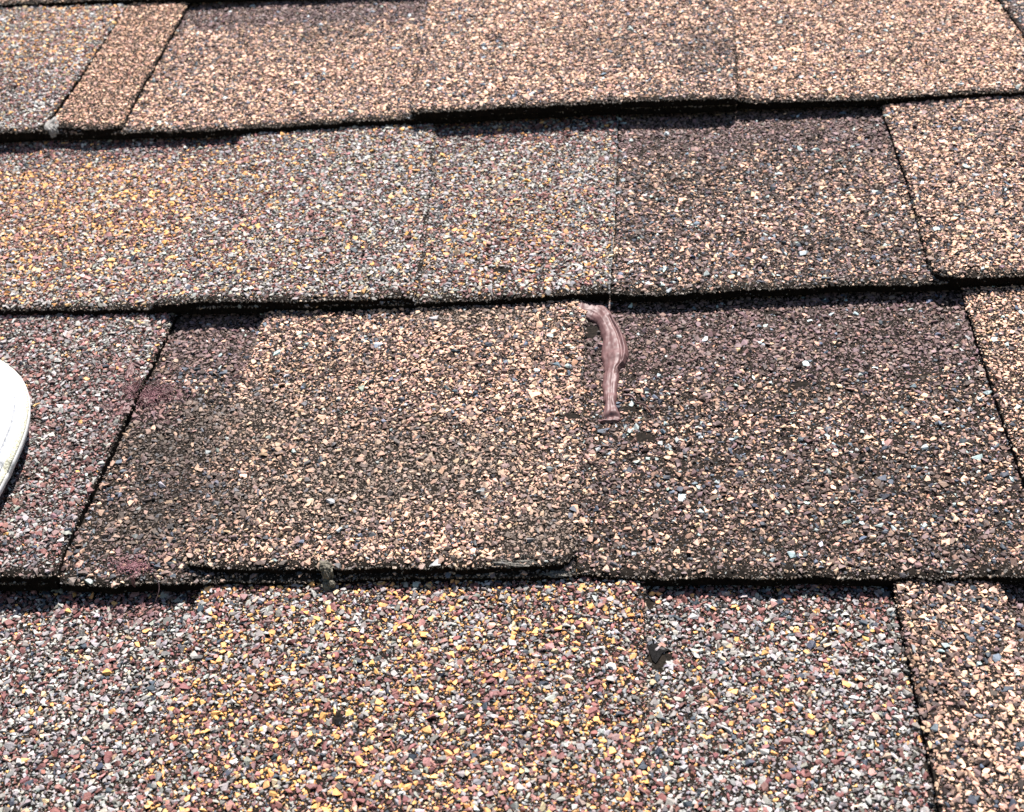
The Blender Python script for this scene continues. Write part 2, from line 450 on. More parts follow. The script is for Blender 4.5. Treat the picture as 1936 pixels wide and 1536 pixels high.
# ---- course 2 : first row across the top
shingle('pale pinkish grey shingle in the top left corner with a whitish worn right edge', 2, [
    S('base_layer', 2, 1, [(-480, 275), (0, 257), (78, 253)], [(-300, 40)], [(95, 240), (218, 26)], bands(2, 'A_grey')),
    S('tab', 2, 2, [(-480, 268), (0, 250), (60, 248), (76, 243)], [(-300, 40)], [(90, 240), (152, 140), (222, 22)],
      bands(2, 'A_grey', blobs=[((110, 90, 130, 90), 'A_gold', .6), ((60, 200, 140, 60), 'A_rose', .5)]), worn=1)])
shingle('long peach brown shingle along the top, a narrow orange brown tab at its left end', 2, [
    S('base_layer', 2, 1, [(80, 251), (110, 252), (240, 249), (330, 247), (450, 242), (620, 230), (770, 222), (1000, 210), (1236, 199), (1392, 197)], [(95, 240), (220, 26)], [(1388, 120), (1384, 30)],
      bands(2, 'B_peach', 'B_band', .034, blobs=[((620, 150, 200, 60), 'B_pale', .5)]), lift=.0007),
    S('tab', 2, 2, [(100, 232), (112, 241), (180, 243), (226, 238), (236, 228)], [(94, 238), (224, 22)], [(240, 225), (346, 5)], bands(2, 'B_orng'), gs=.8),
    S('tab', 2, 2, [(776, 203), (786, 210), (900, 205), (1060, 197), (1236, 188), (1392, 183)], [(788, 170), (806, 5)], [(1390, 120), (1386, 20)],
      bands(2, 'B_peach', blobs=[((1000, 80, 160, 80), 'B_pale', .6), ((1330, 120, 70, 60), 'B_dark', .7)]), softl=1, softr=1, lift=.0012)])
shingle('pale peach shingle in the top right corner with a clean straight butt edge', 2, [
    S('base_layer', 2, 1, [(1396, 192), (1420, 196), (1600, 190), (1800, 178), (1936, 171), (2500, 150)], [(1394, 120), (1388, 20)], [(2300, -40)],
      bands(2, 'B_pale', blobs=[((1500, 60, 100, 40), 'B_peach', .5), ((1700, 120, 140, 40), 'B_peach', .5)]), gs=.95, softl=1, up=.0010),
    S('tab', 2, 2, [(2030, 150), (2044, 156), (2500, 132)], [(1938, 66), (1898, 2)], [(2300, -40)], bands(2, 'B_slate'))])
# ---- course 1 : second row
shingle('golden and grey shingle of the second row reaching the left edge of the photo', 1, [
    S('base_layer', 1, 1, [(-560, 608), (0, 585), (150, 584), (280, 582), (480, 579), (640, 577), (788, 572), (1000, 562), (1060, 556), (1152, 553)], [(-420, 330)], [(1160, 420), (1166, 225)],
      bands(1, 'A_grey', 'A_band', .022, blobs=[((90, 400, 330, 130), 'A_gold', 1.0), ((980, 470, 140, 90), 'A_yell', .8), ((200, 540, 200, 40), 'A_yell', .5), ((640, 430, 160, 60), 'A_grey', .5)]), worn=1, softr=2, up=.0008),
    S('tab', 1, 2, [(283, 567), (300, 570), (480, 567), (640, 562), (784, 560)], [(330, 480), (450, 250)], [(798, 520), (806, 430), (820, 240)],
      bands(1, 'A_grey', blobs=[((420, 380, 110, 120), 'A_yell', .8), ((700, 480, 120, 60), 'A_rose', .3)]), worn=.6, softl=1, softr=1)])
shingle('purplish brown shingle of the second row with a round cornered tab at its right', 1, [
    S('base_layer', 1, 1, [(1156, 553), (1200, 556), (1300, 551), (1400, 545), (1597, 537), (1800, 532), (1936, 526), (2500, 505)], [(1164, 420), (1169, 225)], [(2320, 200)],
      bands(1, 'B_dark', 'B_band', .036, blobs=[((1540, 380, 200, 60), 'B_peach', .4)]), sparse=.12),
    S('tab', 1, 2, [(1758, 494), (1766, 508), (1780, 518), (1820, 521), (1936, 516), (2500, 492)], [(1745, 460), (1715, 330), (1676, 205)], [(2320, 200)], bands(1, 'B_peach'))])
# ---- course 0 : third row, with the bead of sealant
shingle('reddish grey shingle beside the white shoe with a slanted right edge', 0, [
    S('base_layer', 0, 1, [(-700, 1112), (0, 1100), (104, 1097)], [(-560, 800)], [(235, 790), (312, 610)], bands(0, 'A_rose'), worn=.3),
    S('tab', 0, 2, [(-700, 1098), (0, 1086), (90, 1086), (106, 1080)], [(-560, 800)], [(118, 1060), (160, 960), (232, 792), (318, 598)],
      bands(0, 'A_rose', blobs=[((190, 640, 130, 50), 'A_grey', .5), ((40, 1060, 100, 30), 'A_band', .5)]), worn=.4)])
shingle('peach and brown shingle in the middle with a dusty stain and ragged lower edge', 0, [
    S('base_layer', 0, 1, [(112, 1100), (200, 1104), (345, 1098), (560, 1094), (800, 1090), (1000, 1087), (1089, 1082)], [(120, 1070), (238, 800), (322, 600)], [(1096, 900), (1105, 592)],
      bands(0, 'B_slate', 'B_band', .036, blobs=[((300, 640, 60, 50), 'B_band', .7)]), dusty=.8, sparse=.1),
    S('tab', 0, 2, [(342, 1045), (350, 1058), (380, 1067), (480, 1071), (590, 1072), (640, 1073), (800, 1073), (900, 1069), (960, 1064), (1030, 1062), (1070, 1058), (1088, 1040)],
      [(372, 960), (490, 600)], [(1096, 900), (1105, 592)],
      bands(0, 'B_peach', blobs=[((560, 650, 120, 40), 'B_dark', .5), ((430, 960, 90, 80), 'B_slate', .6)]), dusty=1.0, softl=1, softr=1)])
shingle('dark gritty shingle right of the sealant with a mauve band under the row above', 0, [
    S('base_layer', 0, 1, [(1090, 1080), (1200, 1086), (1350, 1084), (1500, 1087), (1700, 1085), (1936, 1087), (2600, 1092)], [(1097, 900), (1106, 592)], [(2450, 760)],
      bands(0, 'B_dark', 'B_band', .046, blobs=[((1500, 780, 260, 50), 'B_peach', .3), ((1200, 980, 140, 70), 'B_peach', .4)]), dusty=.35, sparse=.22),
    S('tab', 0, 2, [(1972, 1074), (1984, 1080), (2600, 1084)], [(1936, 905), (1880, 730), (1828, 552)], [(2450, 760)], bands(0, 'B_pale', blobs=[((1920, 820, 60, 160), 'B_peach', .7)]), gs=.85)])
# ---- course -1 : the bottom row
shingle('multicoloured grey red and yellow shingle filling the bottom of the photo', -1, [
    S('base_layer', -1, 1, [(-900, 1935), (0, 1930), (968, 1925), (1830, 1925)], [(-680, 1300)], [(1772, 1536), (1735, 1330), (1690, 1108)],
      bands(-1, 'A_cool', 'A_band', .012, blobs=[((1350, 1400, 170, 90), 'A_yell', .5), ((1500, 1210, 200, 60), 'A_yell', .25)], bsoft=.005)),
    S('tab', -1, 2, [(110, 1915), (600, 1912), (1232, 1912)], [(245, 1536), (370, 1112)], [(1228, 1536), (1218, 1110)],
      bands(-1, 'A_yell', blobs=[((760, 1180, 260, 60), 'A_grey', .5), ((800, 1480, 260, 90), 'A_gold', .3)]), softl=1, softr=1, worn=1)])
shingle('peach and brown shingle in the bottom right corner behind a dark slanted gap', -1, [
    S('base_layer', -1, 1, [(1836, 1925), (2300, 1925), (2800, 1925)], [(1776, 1536), (1739, 1330), (1694, 1108)], [(2650, 1400)], bands(-1, 'B_dark', 'B_band', .02)),
    S('tab', -1, 2, [(1838, 1912), (2030, 1912)], [(1778, 1536), (1741, 1330), (1696, 1108)], [(1950, 1300), (1906, 1108)], bands(-1, 'B_peach', blobs=[((1850, 1150, 120, 60), 'B_slate', .4)]), dusty=.3)])
# ---- course -2, below the picture
shingle('grey red and yellow shingle of the row below the bottom edge of the photo', -2, [
    S('base_layer', -2, 1, [(-300, 3300), (1000, 3300), (2200, 3300)], [(-200, 2600)], [(2000, 2300)], bands(-2, 'A_grey'), cell=.0022)])

ALL = {}
for label, course, specs in SHINGLES:
    sheets = [make_sheet(s) for s in specs]
    ALL[course] = ALL.get(course, []) + sheets
    base = sheets[0]
    org = np.array([base['poly'][:, 0].mean(), course * EXPO, 0.0])
    root = empty('shingle', org)
    tag(root, label, 'shingle', 'roof shingles')
    for sp, p in zip(specs, sheets):
        if p['lev'] == 1:
            cov = []
            for q in sheets[1:]:
                pl = q['poly'].copy(); 
                c = np.array([(q['Ls'][:, 0].mean() + q['Rs'][:, 0].mean()) / 2, 0])
                pl[:, 0] += np.where(pl[:, 0] > c[0], -0.003, 0.003)
                pl[:, 1] = np.where(pl[:, 1] < course * EXPO + 0.02, pl[:, 1] + 0.002, pl[:, 1])
                cov.append(pl)
            p['cover'] = cov
            # the base ply of every course rests on the course below
        V, F, mi = sheet_mesh(p)
        sheet = part(sp['name'], V, F, [M_ASPH, M_EDGE, M_WORN], root, org, matidx=mi)
        cell = p.get('cell', 0.00150) * (1.0 if course > -2 else 1)
        fld = granule_field(p, cell)
        off = 0; Vs = []; Fs = []; Cs = []
        for a, b, c in fld:
            Vs.append(a); Fs.append(b + off); Cs.append(c); off += len(a)
        if off:
            part('granule_surface', np.concatenate(Vs), np.concatenate(Fs), M_GRAN, sheet, org, colors=np.concatenate(Cs))

def top_z(x, y):
    """height of the uppermost sheet at a point of the roof"""
    x = np.atleast_1d(np.asarray(x, float)); y = np.atleast_1d(np.asarray(y, float)); z = np.full(len(x), -0.008)
    for c, shs in ALL.items():
        for p in shs:
            b0, b1 = p['poly'].min(0), p['poly'].max(0)
            bb = (x > b0[0]) & (x < b1[0]) & (y > b0[1]) & (y < b1[1])
            if not bb.any(): continue
            m = np.zeros(len(x), bool); m[bb] = inside(p['poly'], x[bb], y[bb])
            if m.any(): z[m] = np.maximum(z[m], p['zf'](x[m], y[m]))
    return z

# ================================================================= bead of brown sealant
def clay_mat(name, c1, c2, rough):
    m, n, l, b = new_mat(name)
    tc = n.new('ShaderNodeTexCoord'); no = n.new('ShaderNodeTexNoise'); mp = n.new('ShaderNodeMapping')
    mp.inputs['Scale'].default_value = (1, 0.22, 1)
    l.new(tc.outputs['Object'], mp.inputs[0]); l.new(mp.outputs[0], no.inputs['Vector'])
    no.inputs['Scale'].default_value = 900; no.inputs['Detail'].default_value = 5
    cr = n.new('ShaderNodeValToRGB'); cr.color_ramp.elements[0].position = .35; cr.color_ramp.elements[1].position = .7
    cr.color_ramp.elements[0].color = (*c1, 1); cr.color_ramp.elements[1].color = (*c2, 1)
    l.new(no.outputs['Fac'], cr.inputs[0]); l.new(cr.outputs[0], b.inputs['Base Color'])
    b.inputs['Roughness'].default_value = rough; b.inputs['Specular IOR Level'].default_value = 0.35
    bp = n.new('ShaderNodeBump'); bp.inputs['Distance'].default_value = 0.00012; bp.inputs['Strength'].default_value = 0.5
    l.new(no.outputs['Fac'], bp.inputs['Height']); l.new(bp.outputs[0], b.inputs['Normal'])
    return m
M_SEAL = clay_mat('brown sealant', (0.075, 0.036, 0.034), (0.112, 0.058, 0.055), 0.55)
SPOS = [((1092, 584), (1094, 577)), ((1103, 594), (1108, 576)), ((1116, 603), (1125, 578)), ((1127, 612), (1142, 583)), ((1133, 626), (1154, 595)),
        ((1138, 641), (1165, 613)), ((1137, 655), (1177, 632)), ((1135, 669), (1185, 652)), ((1137, 683), (1188, 672)), ((1141, 696), (1184, 688)),
        ((1141, 708), (1173, 700)), ((1138, 725), (1170, 722)), ((1140, 745), (1167, 747)), ((1142, 761), (1165, 765)), ((1140, 777), (1170, 779)),
        ((1132, 787), (1173, 787)), ((1131, 795), (1173, 794)), ((1141, 800), (1163, 799))]
HH = [.0003, .0011, .0020, .0027, .0032, .0030, .0030, .0032, .0034, .0030, .0026, .0026, .0025, .0024, .0021, .0018, .0016, .0005]
def resample(a, n):
    t = np.linspace(0, len(a) - 1, n); i = np.clip(t.astype(int), 0, len(a) - 2); f = (t - i)[:, None]
    A = np.vstack([2 * a[0] - a[1], a, 2 * a[-1] - a[-2]])                   # catmull rom
    p0, p1, p2, p3 = A[i], A[i + 1], A[i + 2], A[i + 3]
    return 0.5 * (2 * p1 + (p2 - p0) * f + (2 * p0 - 5 * p1 + 4 * p2 - p3) * f * f + (3 * p1 - p0 - 3 * p2 + p3) * f ** 3)
n_len = 220; n_w = 46
def lay(pts):
    """edge points of the bead, laid on the shingles and evened out along its length"""
    z = np.full(len(pts), -0.001)
    for _ in range(4):
        q = np.array([on_roof(*p_, z[i] + .0006) for i, p_ in enumerate(pts)]); z = top_z(q[:, 0], q[:, 1])
        z = np.convolve(np.pad(z, 1, 'edge'), (.25, .5, .25), 'valid')
    return q[:, :2]
Lp = resample(lay([a for a, b in SPOS]), n_len)
Rp = resample(lay([b for a, b in SPOS]), n_len)
hh = resample(np.array(HH)[:, None], n_len)[:, 0]
v = np.linspace(-1, 1, n_w)
X = Lp[:, None, 0] + (Rp - Lp)[:, None, 0] * (v[None] + 1) / 2
Y = Lp[:, None, 1] + (Rp - Lp)[:, None, 1] * (v[None] + 1) / 2
tt = np.linspace(0, 1, n_len)[:, None]
edgew = fbm(tt * 0.2 + v[None] * 0, v[None] * 0 + np.sign(v)[None], 0.006, 5) * 0.0006 * np.abs(v)[None] ** 3
X = X + edgew * np.sign(v)[None]
cent = top_z(((Lp + Rp) / 2)[:, 0], ((Lp + Rp) / 2)[:, 1]); k = np.ones(31) / 31
cent = np.convolve(np.pad(cent, 15, 'edge'), k, 'valid')
zt_ = top_z(Lp[:, 0], Lp[:, 1]); cent = np.maximum(cent, np.convolve(np.pad(zt_, 10, 'edge'), np.ones(21) / 21, 'valid'))
prof = (1 - np.abs(v) ** 2.6) ** 0.5
stri = fbm(v[None] * 0.010 + 0.0012 * fbm(tt * .2, tt * 0, .02, 8), tt * 0.010 + v[None] * 0, 0.0024, 3, 2) * 0.00022 + fbm(X, Y, 0.004, 19) * 0.0007
Z = cent[:, None] + hh[:, None] * prof[None] * (0.9 + 0.25 * v[None]) + stri * (prof[None] ** .5) * np.clip(hh[:, None] / .002, .2, 1)
Z += 0.0009 * np.exp(-((tt - .975) / .012) ** 2) * (0.35 + np.abs(v[None])) * prof[None] - 0.0014 * np.exp(-((tt - .90) / .03) ** 2) * prof[None]
Z += 0.0007 * np.exp(-((v[None] - .72) / .10) ** 2) * (tt > .25) * (tt < .62) - 0.0005 * np.exp(-((v[None] - .50) / .10) ** 2) * (tt > .25) * (tt < .62)
top = np.stack([X, Y, Z], -1)
mid = top[:, [0, -1]].copy(); skirtL = top[:, :1].copy(); skirtR = top[:, -1:].copy()
for sk, q in ((skirtL, 0.0005), (skirtR, -0.0005)):
    sk[..., 0] += q; sk[..., 2] -= 0.0012
grid = np.concatenate([skirtL, top, skirtR], 1)
gi = np.arange(grid.shape[0] * grid.shape[1]).reshape(grid.shape[:2])
F = np.stack([gi[:-1, :-1], gi[:-1, 1:], gi[1:, 1:], gi[1:, :-1]], -1).reshape(-1, 4)[:, ::-1]
F = [tuple(f) for f in F]; F += [tuple(gi[0, ::-1]), tuple(gi[-1, :])]
for j in range(grid.shape[0] - 1): F.append((gi[j, 0], gi[j, -1], gi[j + 1, -1], gi[j + 1, 0])[::-1])
og = on_roof(1152, 700, .003)
seal = mesh_obj('sealant_bead', grid.reshape(-1, 3), F, M_SEAL, origin=og, smooth=True)
tag(seal, 'glossy reddish brown bead of sealant laid down the shingles, curling over at its top end', 'sealant')

# ================================================================= small lumps, fibres and chips
def lump(center, size, seed, n=3, rough=.35, freq=.5):
    bm = bmesh.new(); bmesh.ops.create_icosphere(bm, subdivisions=n, radius=1)
    V = np.array([a.co[:] for a in bm.verts]); F = np.array([[q.index for q in f.verts] for f in bm.faces]); bm.free()
    d = 1 + rough * fbm(V[:, 0] + V[:, 2] * .7, V[:, 1] - V[:, 2] * .6, freq, seed, 4)
    return V * d[:, None] * np.array(size) + np.array(center), F
def strands(n, cx, cy, rx, ry, zoff, length, width, seed, dirang=None, curl=.4):
    r = np.random.default_rng(seed); Vs = []; Fs = []; o = 0
    for i in range(n):
        a = r.uniform(0, 2 * math.pi); q = math.sqrt(r.uniform(0, 1))
        x = cx + rx * q * math.cos(a); y = cy + ry * q * math.sin(a)
        th = r.uniform(0, 2 * math.pi) if dirang is None else r.normal(dirang, .5)
        L = length * r.uniform(.4, 1.3); m = 6; w = width * r.uniform(.6, 1.3)
        pts = []
        for k in range(m):
            pts.append((x, y)); x += math.cos(th) * L / m; y += math.sin(th) * L / m; th += r.normal(0, curl)
        pts = np.array(pts); z = top_z(pts[:, 0], pts[:, 1]) + zoff * r.uniform(.6, 1.3) + np.sin(np.linspace(0, math.pi, m)) * L * r.uniform(0, .18)
        z = np.maximum(z, z.max() - .0018)
        for k in range(m):
            t = pts[min(k + 1, m - 1)] - pts[max(k - 1, 0)]; t /= np.linalg.norm(t) + 1e-9; nn = np.array([-t[1], t[0]]) * w * (1 - .6 * k / m)
            Vs += [(pts[k][0] + nn[0], pts[k][1] + nn[1], z[k]), (pts[k][0], pts[k][1], z[k] + w), (pts[k][0] - nn[0], pts[k][1] - nn[1], z[k])]
            if k: 
                b = o + 3 * k
                for e in range(3): Fs.append((b - 3 + e, b - 3 + (e + 1) % 3, b + (e + 1) % 3, b + e))
        Fs.append((o, o + 1, o + 2)); Fs.append((o + 3 * m - 1, o + 3 * m - 2, o + 3 * m - 3)); o += 3 * m
    return np.array(Vs), Fs
def join(parts):
    V = []; F = []; o = 0
    for v_, f_ in parts:
        V.append(v_); F += [tuple(int(q) + o for q in f) for f in f_]; o += len(v_)
    return np.vstack(V), F
def spot(u, v_, dz=0.0):
    p = on_roof(u, v_, .003)
    for _ in range(3): p = on_roof(u, v_, float(top_z(p[0], p[1])[0]))
    p = p.copy(); p[2] = float(top_z(p[0], p[1])[0]) + dz
    return p
def chips(cx, cy, rx, ry, n, seed, r0, col, zoff=0.0008):
    r = np.random.default_rng(seed); a = r.uniform(0, 6.283, n); q = np.abs(r.normal(0, .5, n))
    x = cx + rx * q * np.cos(a); y = cy + ry * q * np.sin(a)
    z = top_z(x, y) + zoff
    s = np.stack([r0 * r.lognormal(0, .4, n), r0 * r.lognormal(0, .4, n) * .6, r0 * r.uniform(.3, .8, n)], -1)
    C = np.array(col) * np.exp(r.normal(0, .25, (n, 1))) * np.ones((n, 3)); C = np.concatenate([C, np.ones((n, 1))], 1)
    return granules(np.stack([x, y, z], -1), s, .6, C)

M_LICH = noisy_mat('dry grey grime', (0.015, 0.013, 0.010), (0.20, 0.18, 0.135), 1300, lo=.35, hi=.7)
M_FIB = noisy_mat('pale glass fibre', (0.02, 0.018, 0.016), (0.15, 0.14, 0.12), 1500)
M_TWIG = noisy_mat('dry plant bits', (0.35, 0.2, 0.08), (0.62, 0.40, 0.18), 400)
M_TWIG_CRACK = noisy_mat('dark twig', (0.03, 0.018, 0.018), (0.09, 0.05, 0.05), 400)  # dark twigs, also the rod standing in for the shadowed crack

# reddish smear of old sealant across the slanted gap
p = spot(265, 748)
a = chips(p[0] + .004, p[1], .0105, .0075, 1300, 3, .00040, (0.15, 0.072, 0.08))
o = mesh_obj('sealant_smear', a[0], a[1], M_GRAN, origin=p, colors=a[2])
tag(o, 'rough dull maroon smear of old sealant across the slanted gap near the shoe', 'sealant')
V, F = join([lump(spot(260, 742, .0002), (.0012, .0040, .0009), 4, 4, .8, .3), lump(spot(278, 758, .0002), (.0022, .0018, .0007), 5, 4, .8, .3), lump(spot(236, 778, .0002), (.0016, .0022, .0007), 6, 4, .8, .3),
             strands(70, p[0] + .004, p[1], .010, .007, .0012, .005, .00016, 8)])
part('lump', V, F, M_SEAL, o, p, smooth=True)
p = spot(252, 1078)
a = chips(p[0], p[1] + .001, .0085, .0035, 600, 13, .00036, (0.15, 0.07, 0.078))
o = mesh_obj('sealant_smear', a[0], a[1], M_GRAN, origin=p, colors=a[2])
tag(o, 'small maroon sealant spatter on the lower edge of the shingle with a drip hanging down', 'sealant')
q = on_roof(251, 1094, .004)
V, F = join([lump((q[0], q[1] - .0006, .0030), (.0006, .0007, .0026), 14), lump((q[0] + .0006, q[1] + .002, .0034), (.0010, .0013, .0005), 15, 4, .8, .3)])
part('drip', V, F, M_SEAL, o, p, smooth=True)
# lump of grime on the butt edge
q = on_roof(614, 1078, .0052)
V, F = join([lump((q[0], q[1] + .0010, .0058), (.0026, .0022, .0011), 21, 4, .8), lump((q[0] + .0008, q[1] - .0012, .0038), (.0018, .0014, .0030), 22, 4, .8),
             lump((q[0] + .0012, q[1] - .0030, .0016), (.0020, .0018, .0018), 23, 4, .8)])
o = mesh_obj('grime_clump', V, F, M_LICH, origin=q, smooth=False)
tag(o, 'gritty olive grey clump of grime hanging over the ragged edge of the dusty tab', 'debris')
q = on_roof(98, 238, .0055)
V, F = join([lump((q[0], q[1] + .001, .0058), (.0032, .0050, .0016), 25, 4, .7), lump((q[0] + .0015, q[1] - .003, .0036), (.0022, .002, .0026), 26, 4, .7)])
M_PALE = noisy_mat('pale putty', (0.06, 0.055, 0.05), (0.30, 0.29, 0.27), 900)
o = mesh_obj('grime_clump', V, F, M_PALE, origin=q)
tag(o, 'pale grey clump plugging the bottom of the narrow gap at the top left', 'debris')
q = on_roof(300, 242, .003)
V, F = join([lump((q[0], q[1] + .0012, .0030), (.0090, .0022, .0008), 27, 4, .7), lump((q[0] - .007, q[1], .002), (.002, .0018, .0016), 28, 4, .7)])
o = mesh_obj('grime_streak', V, F, M_PALE, origin=q)
tag(o, 'flat brownish grey streak of old putty on the butt edge of the top row', 'debris')
q = spot(266, 4)
V, F = lump((q[0], q[1], q[2] + .0012), (.0030, .0030, .0018), 29, 4, .7)
o = mesh_obj('grime_clump', V, F, M_LICH, origin=q)
tag(o, 'tiny pale greenish lump at the very top edge on the orange brown tab', 'debris')
# frayed glass fibres at the broken lower edge
for (u, w_, rx, ry, n, sd_, lab) in ((985, 1060, .010, .0014, 34, 31, 'frayed patch of whitish glass fibres on the ragged lower edge of the dusty tab'),
                                     (1060, 1066, .006, .0016, 34, 32, 'wispy whitish fibres at the lower right corner of the dusty tab'),
                                     (1890, 514, .006, .0020, 60, 33, 'pale wisps of fibre on the round cornered tab at the right edge')):
    p = spot(u, w_)
    V, F = strands(n, p[0], p[1] + .001, rx, ry, .0004, .0024, .00013, sd_, dirang=-.2, curl=.6)
    if u < 1500: V, F = join([(V, F), lump((p[0] - .002, p[1] - .0006, p[2] - .0004), (rx * .8, .0012, .0006), sd_, 4, .9, .25)])
    o = mesh_obj('glass_fibre', V, F, M_FIB, origin=p); tag(o, lab, 'fibre')
# loose bits
def twig(u0, v0, u1, v1, w, mat, name, lab, cat='twig', bend=.0012, dz=.0016):
    a, b = spot(u0, v0, dz), spot(u1, v1, dz); n = 12; V = []; F = []
    d = b - a; nn = np.array([-d[1], d[0], 0]); nn /= np.linalg.norm(nn)
    for i in range(n):
        t = i / (n - 1); c = a + d * t + nn * bend * math.sin(t * math.pi * 1.2); r = w * (1 - .5 * t) * (1 + .25 * math.sin(i * 2.3))
        for k in range(6):
            an = k / 6 * 2 * math.pi; V.append(c + nn * r * math.cos(an) + np.array([0, 0, r * math.sin(an)]))
        if i:
            for k in range(6):
                j = (i - 1) * 6; F.append((j + k, j + (k + 1) % 6, j + 6 + (k + 1) % 6, j + 6 + k))
    F.append(tuple(range(5, -1, -1))); F.append(tuple(range((n - 1) * 6, n * 6)))
    o = mesh_obj(name, V, F, mat, origin=a, smooth=True); tag(o, lab, cat); return o
twig(978, 1176, 1008, 1188, .00035, M_TWIG, 'twig', 'thin curved tan twig on the multicoloured shingle below the middle row')
twig(303, 1118, 298, 1150, .00025, M_TWIG_CRACK, 'twig', 'thin dark upright twig below the thick shadow at the lower left')
twig(1178, 755, 1205, 763, .0006, M_SEAL, 'sealant_crumb', 'thin brown crumb of sealant lying right of the glossy bead', 'sealant')
twig(1203, 768, 1240, 792, .0003, M_TWIG_CRACK, 'twig', 'dark rod standing for a thin shadowed crack to the right of the sealant bead')  # dark rod put in for a shadowed crack, not a real twig
twig(66, 776, 77, 769, .0005, M_TWIG, 'leaf_bit', 'thin orange plant bit right beside the white shoe', 'plant bit', .0003)
twig(1470, 1003, 1500, 1012, .00025, M_TWIG_CRACK, 'twig', 'short dark twig on the dark gritty shingle near its lower edge')
def stone(u, v_, r, col, lab, seed):
    m = noisy_mat('chip ' + lab.split()[0], tuple(c * .7 for c in col), col, 900)
    p = spot(u, v_, r * .3); V, F = PROTO[seed]; o = mesh_obj('stone_chip', V * np.array([r * 1.3, r, r * .6]) + p, F, m, origin=p); tag(o, lab, 'stone chip')
def flake(pts, lab, name, mat, h=.0006):
    c = spot(sum(p_[0] for p_ in pts) / len(pts), sum(p_[1] for p_ in pts) / len(pts))
    T = []
    for i in range(len(pts)):
        a, b = np.array(pts[i], float), np.array(pts[(i + 1) % len(pts)], float)
        for k in range(4): T.append(spot(*(a + (b - a) * k / 4 + rng.normal(0, .5, 2)), h * rng.uniform(.6, 1.2)))
    T = np.array(T); T[:, 2] = c[2] + h * rng.uniform(.6, 1.3, len(T)); n = len(T); B_ = T.copy(); B_[:, 2] -= h * 2; cc = T.mean(0) + [0, 0, h * .5]
    V = np.vstack([T, B_, cc[None]]); F = [(i, (i + 1) % n, 2 * n) for i in range(n)] + [(i + n, (i + 1) % n + n, (i + 1) % n, i) for i in range(n)] + [tuple(range(2 * n - 1, n - 1, -1))]
    o = mesh_obj(name, V, F, mat, origin=c); tag(o, lab, 'tar fleck'); return o
M_TAR = noisy_mat('black tar', (.002, .002, .002), (.010, .009, .009), 1500, spec=.12)
flake([(1224, 1226), (1233, 1219), (1252, 1224), (1264, 1233), (1252, 1238), (1240, 1256), (1233, 1250)], 'jagged black fleck of tar on the bottom row, pierced by one white dot', 'tar_fleck', M_TAR)
flake([(633, 1364), (641, 1359), (648, 1364), (646, 1373), (637, 1374)], 'small black fleck of tar low on the multicoloured shingle at the lower left', 'tar_fleck', M_TAR)
stone(1246, 1229, .0004, (.6, .6, .6), 'tiny white grain sitting on the jagged black tar fleck', 7)
stone(1236, 1214, .0013, (.45, .44, .42), 'whitish stone chip touching the upper side of the black tar fleck', 17)
stone(1088, 573, .0016, (.60, .42, .28), 'peach stone chip lodged under the row edge above the sealant bead', 5)
stone(50, 730, .0010, (.60, .36, .15), 'small orange stone chip just right of the white shoe', 11)
p = on_roof(1305, 1094, .0); stone(1705, 1097, .0011, (.06, .055, .06), 'dark chip in the row shadow at the head of the lower right gap', 9)

# ================================================================= white sneaker, its toe in the picture
M_RUB = noisy_mat('white rubber', (0.40, 0.40, 0.38), (0.52, 0.52, 0.52), 260, rough=.5, bump=.0002)
M_GRIT = noisy_mat('scuffed stippled rubber', (0.26, 0.25, 0.16), (0.56, 0.55, 0.46), 1500, rough=.7, bump=.0006, lo=.35, hi=.6)
M_DIRT = noisy_mat('dirt in the grooves', (0.12, 0.13, 0.15), (0.34, 0.35, 0.36), 700)
M_UPP = noisy_mat('white mesh fabric', (0.60, 0.62, 0.66), (0.78, 0.79, 0.80), 1600, rough=.8, bump=.0003)
M_NAVY = noisy_mat('navy suede', (0.012, 0.018, 0.03), (0.045, 0.055, 0.075), 1200, rough=.9)
M_LINE = noisy_mat('grey lining', (0.05, 0.05, 0.055), (0.10, 0.10, 0.11), 800)
TX, CY, SL, HW = -0.1650, 0.043, 0.285, 0.068
def outline(n=360):
    t = np.linspace(0, 2 * math.pi, n, endpoint=False)
    c, s_ = np.cos(t), np.sin(t)
    ax = np.where(c > 0, 0.075, 0.06); e = 2 / 2.3
    x = np.sign(c) * np.abs(c) ** e; y = np.sign(s_) * np.abs(s_) ** e
    L = SL - 0.135
    X = TX - 0.075 + np.where(c > 0, x * 0.075, x * 0.06 - L)
    return X, y, t
def shoe_level(d, z, n=360, hw=HW):
    """ring at inset d (m) and height z (function of x allowed)"""
    # dense stadium style outline by arclength
    m = 2000; t = np.linspace(0, 2 * math.pi, m, endpoint=False)
    c, s_ = np.cos(t), np.sin(t); e = 2 / 2.6
    ex = np.sign(c) * np.abs(c) ** e; ey = np.sign(s_) * np.abs(s_) ** e
    X = np.where(c > 0, TX - 0.078 + ex * 0.078, TX - 0.078 + ex * (SL - 0.078))
    waist = 1 - 0.16 * np.exp(-((X - (TX - 0.155)) / 0.045) ** 2) - 0.16 * np.clip((TX - 0.15 - X) / 0.12, 0, 1)
    Y = ey * hw * waist
    seg = np.hypot(np.roll(X, -1) - X, np.roll(Y, -1) - Y); L = np.concatenate([[0], np.cumsum(seg)]); tt_ = np.linspace(0, L[-1], n, endpoint=False)
    X = np.interp(tt_, L, np.append(X, X[0])); Y = np.interp(tt_, L, np.append(Y, Y[0]))
    sx = np.clip(X, TX - SL + 0.045, TX - 0.055); dx, dy = sx - X, -Y; D = np.hypot(dx, dy)
    f = np.minimum(d / D, 1.0)
    return X + dx * f, Y + dy * f + CY, X
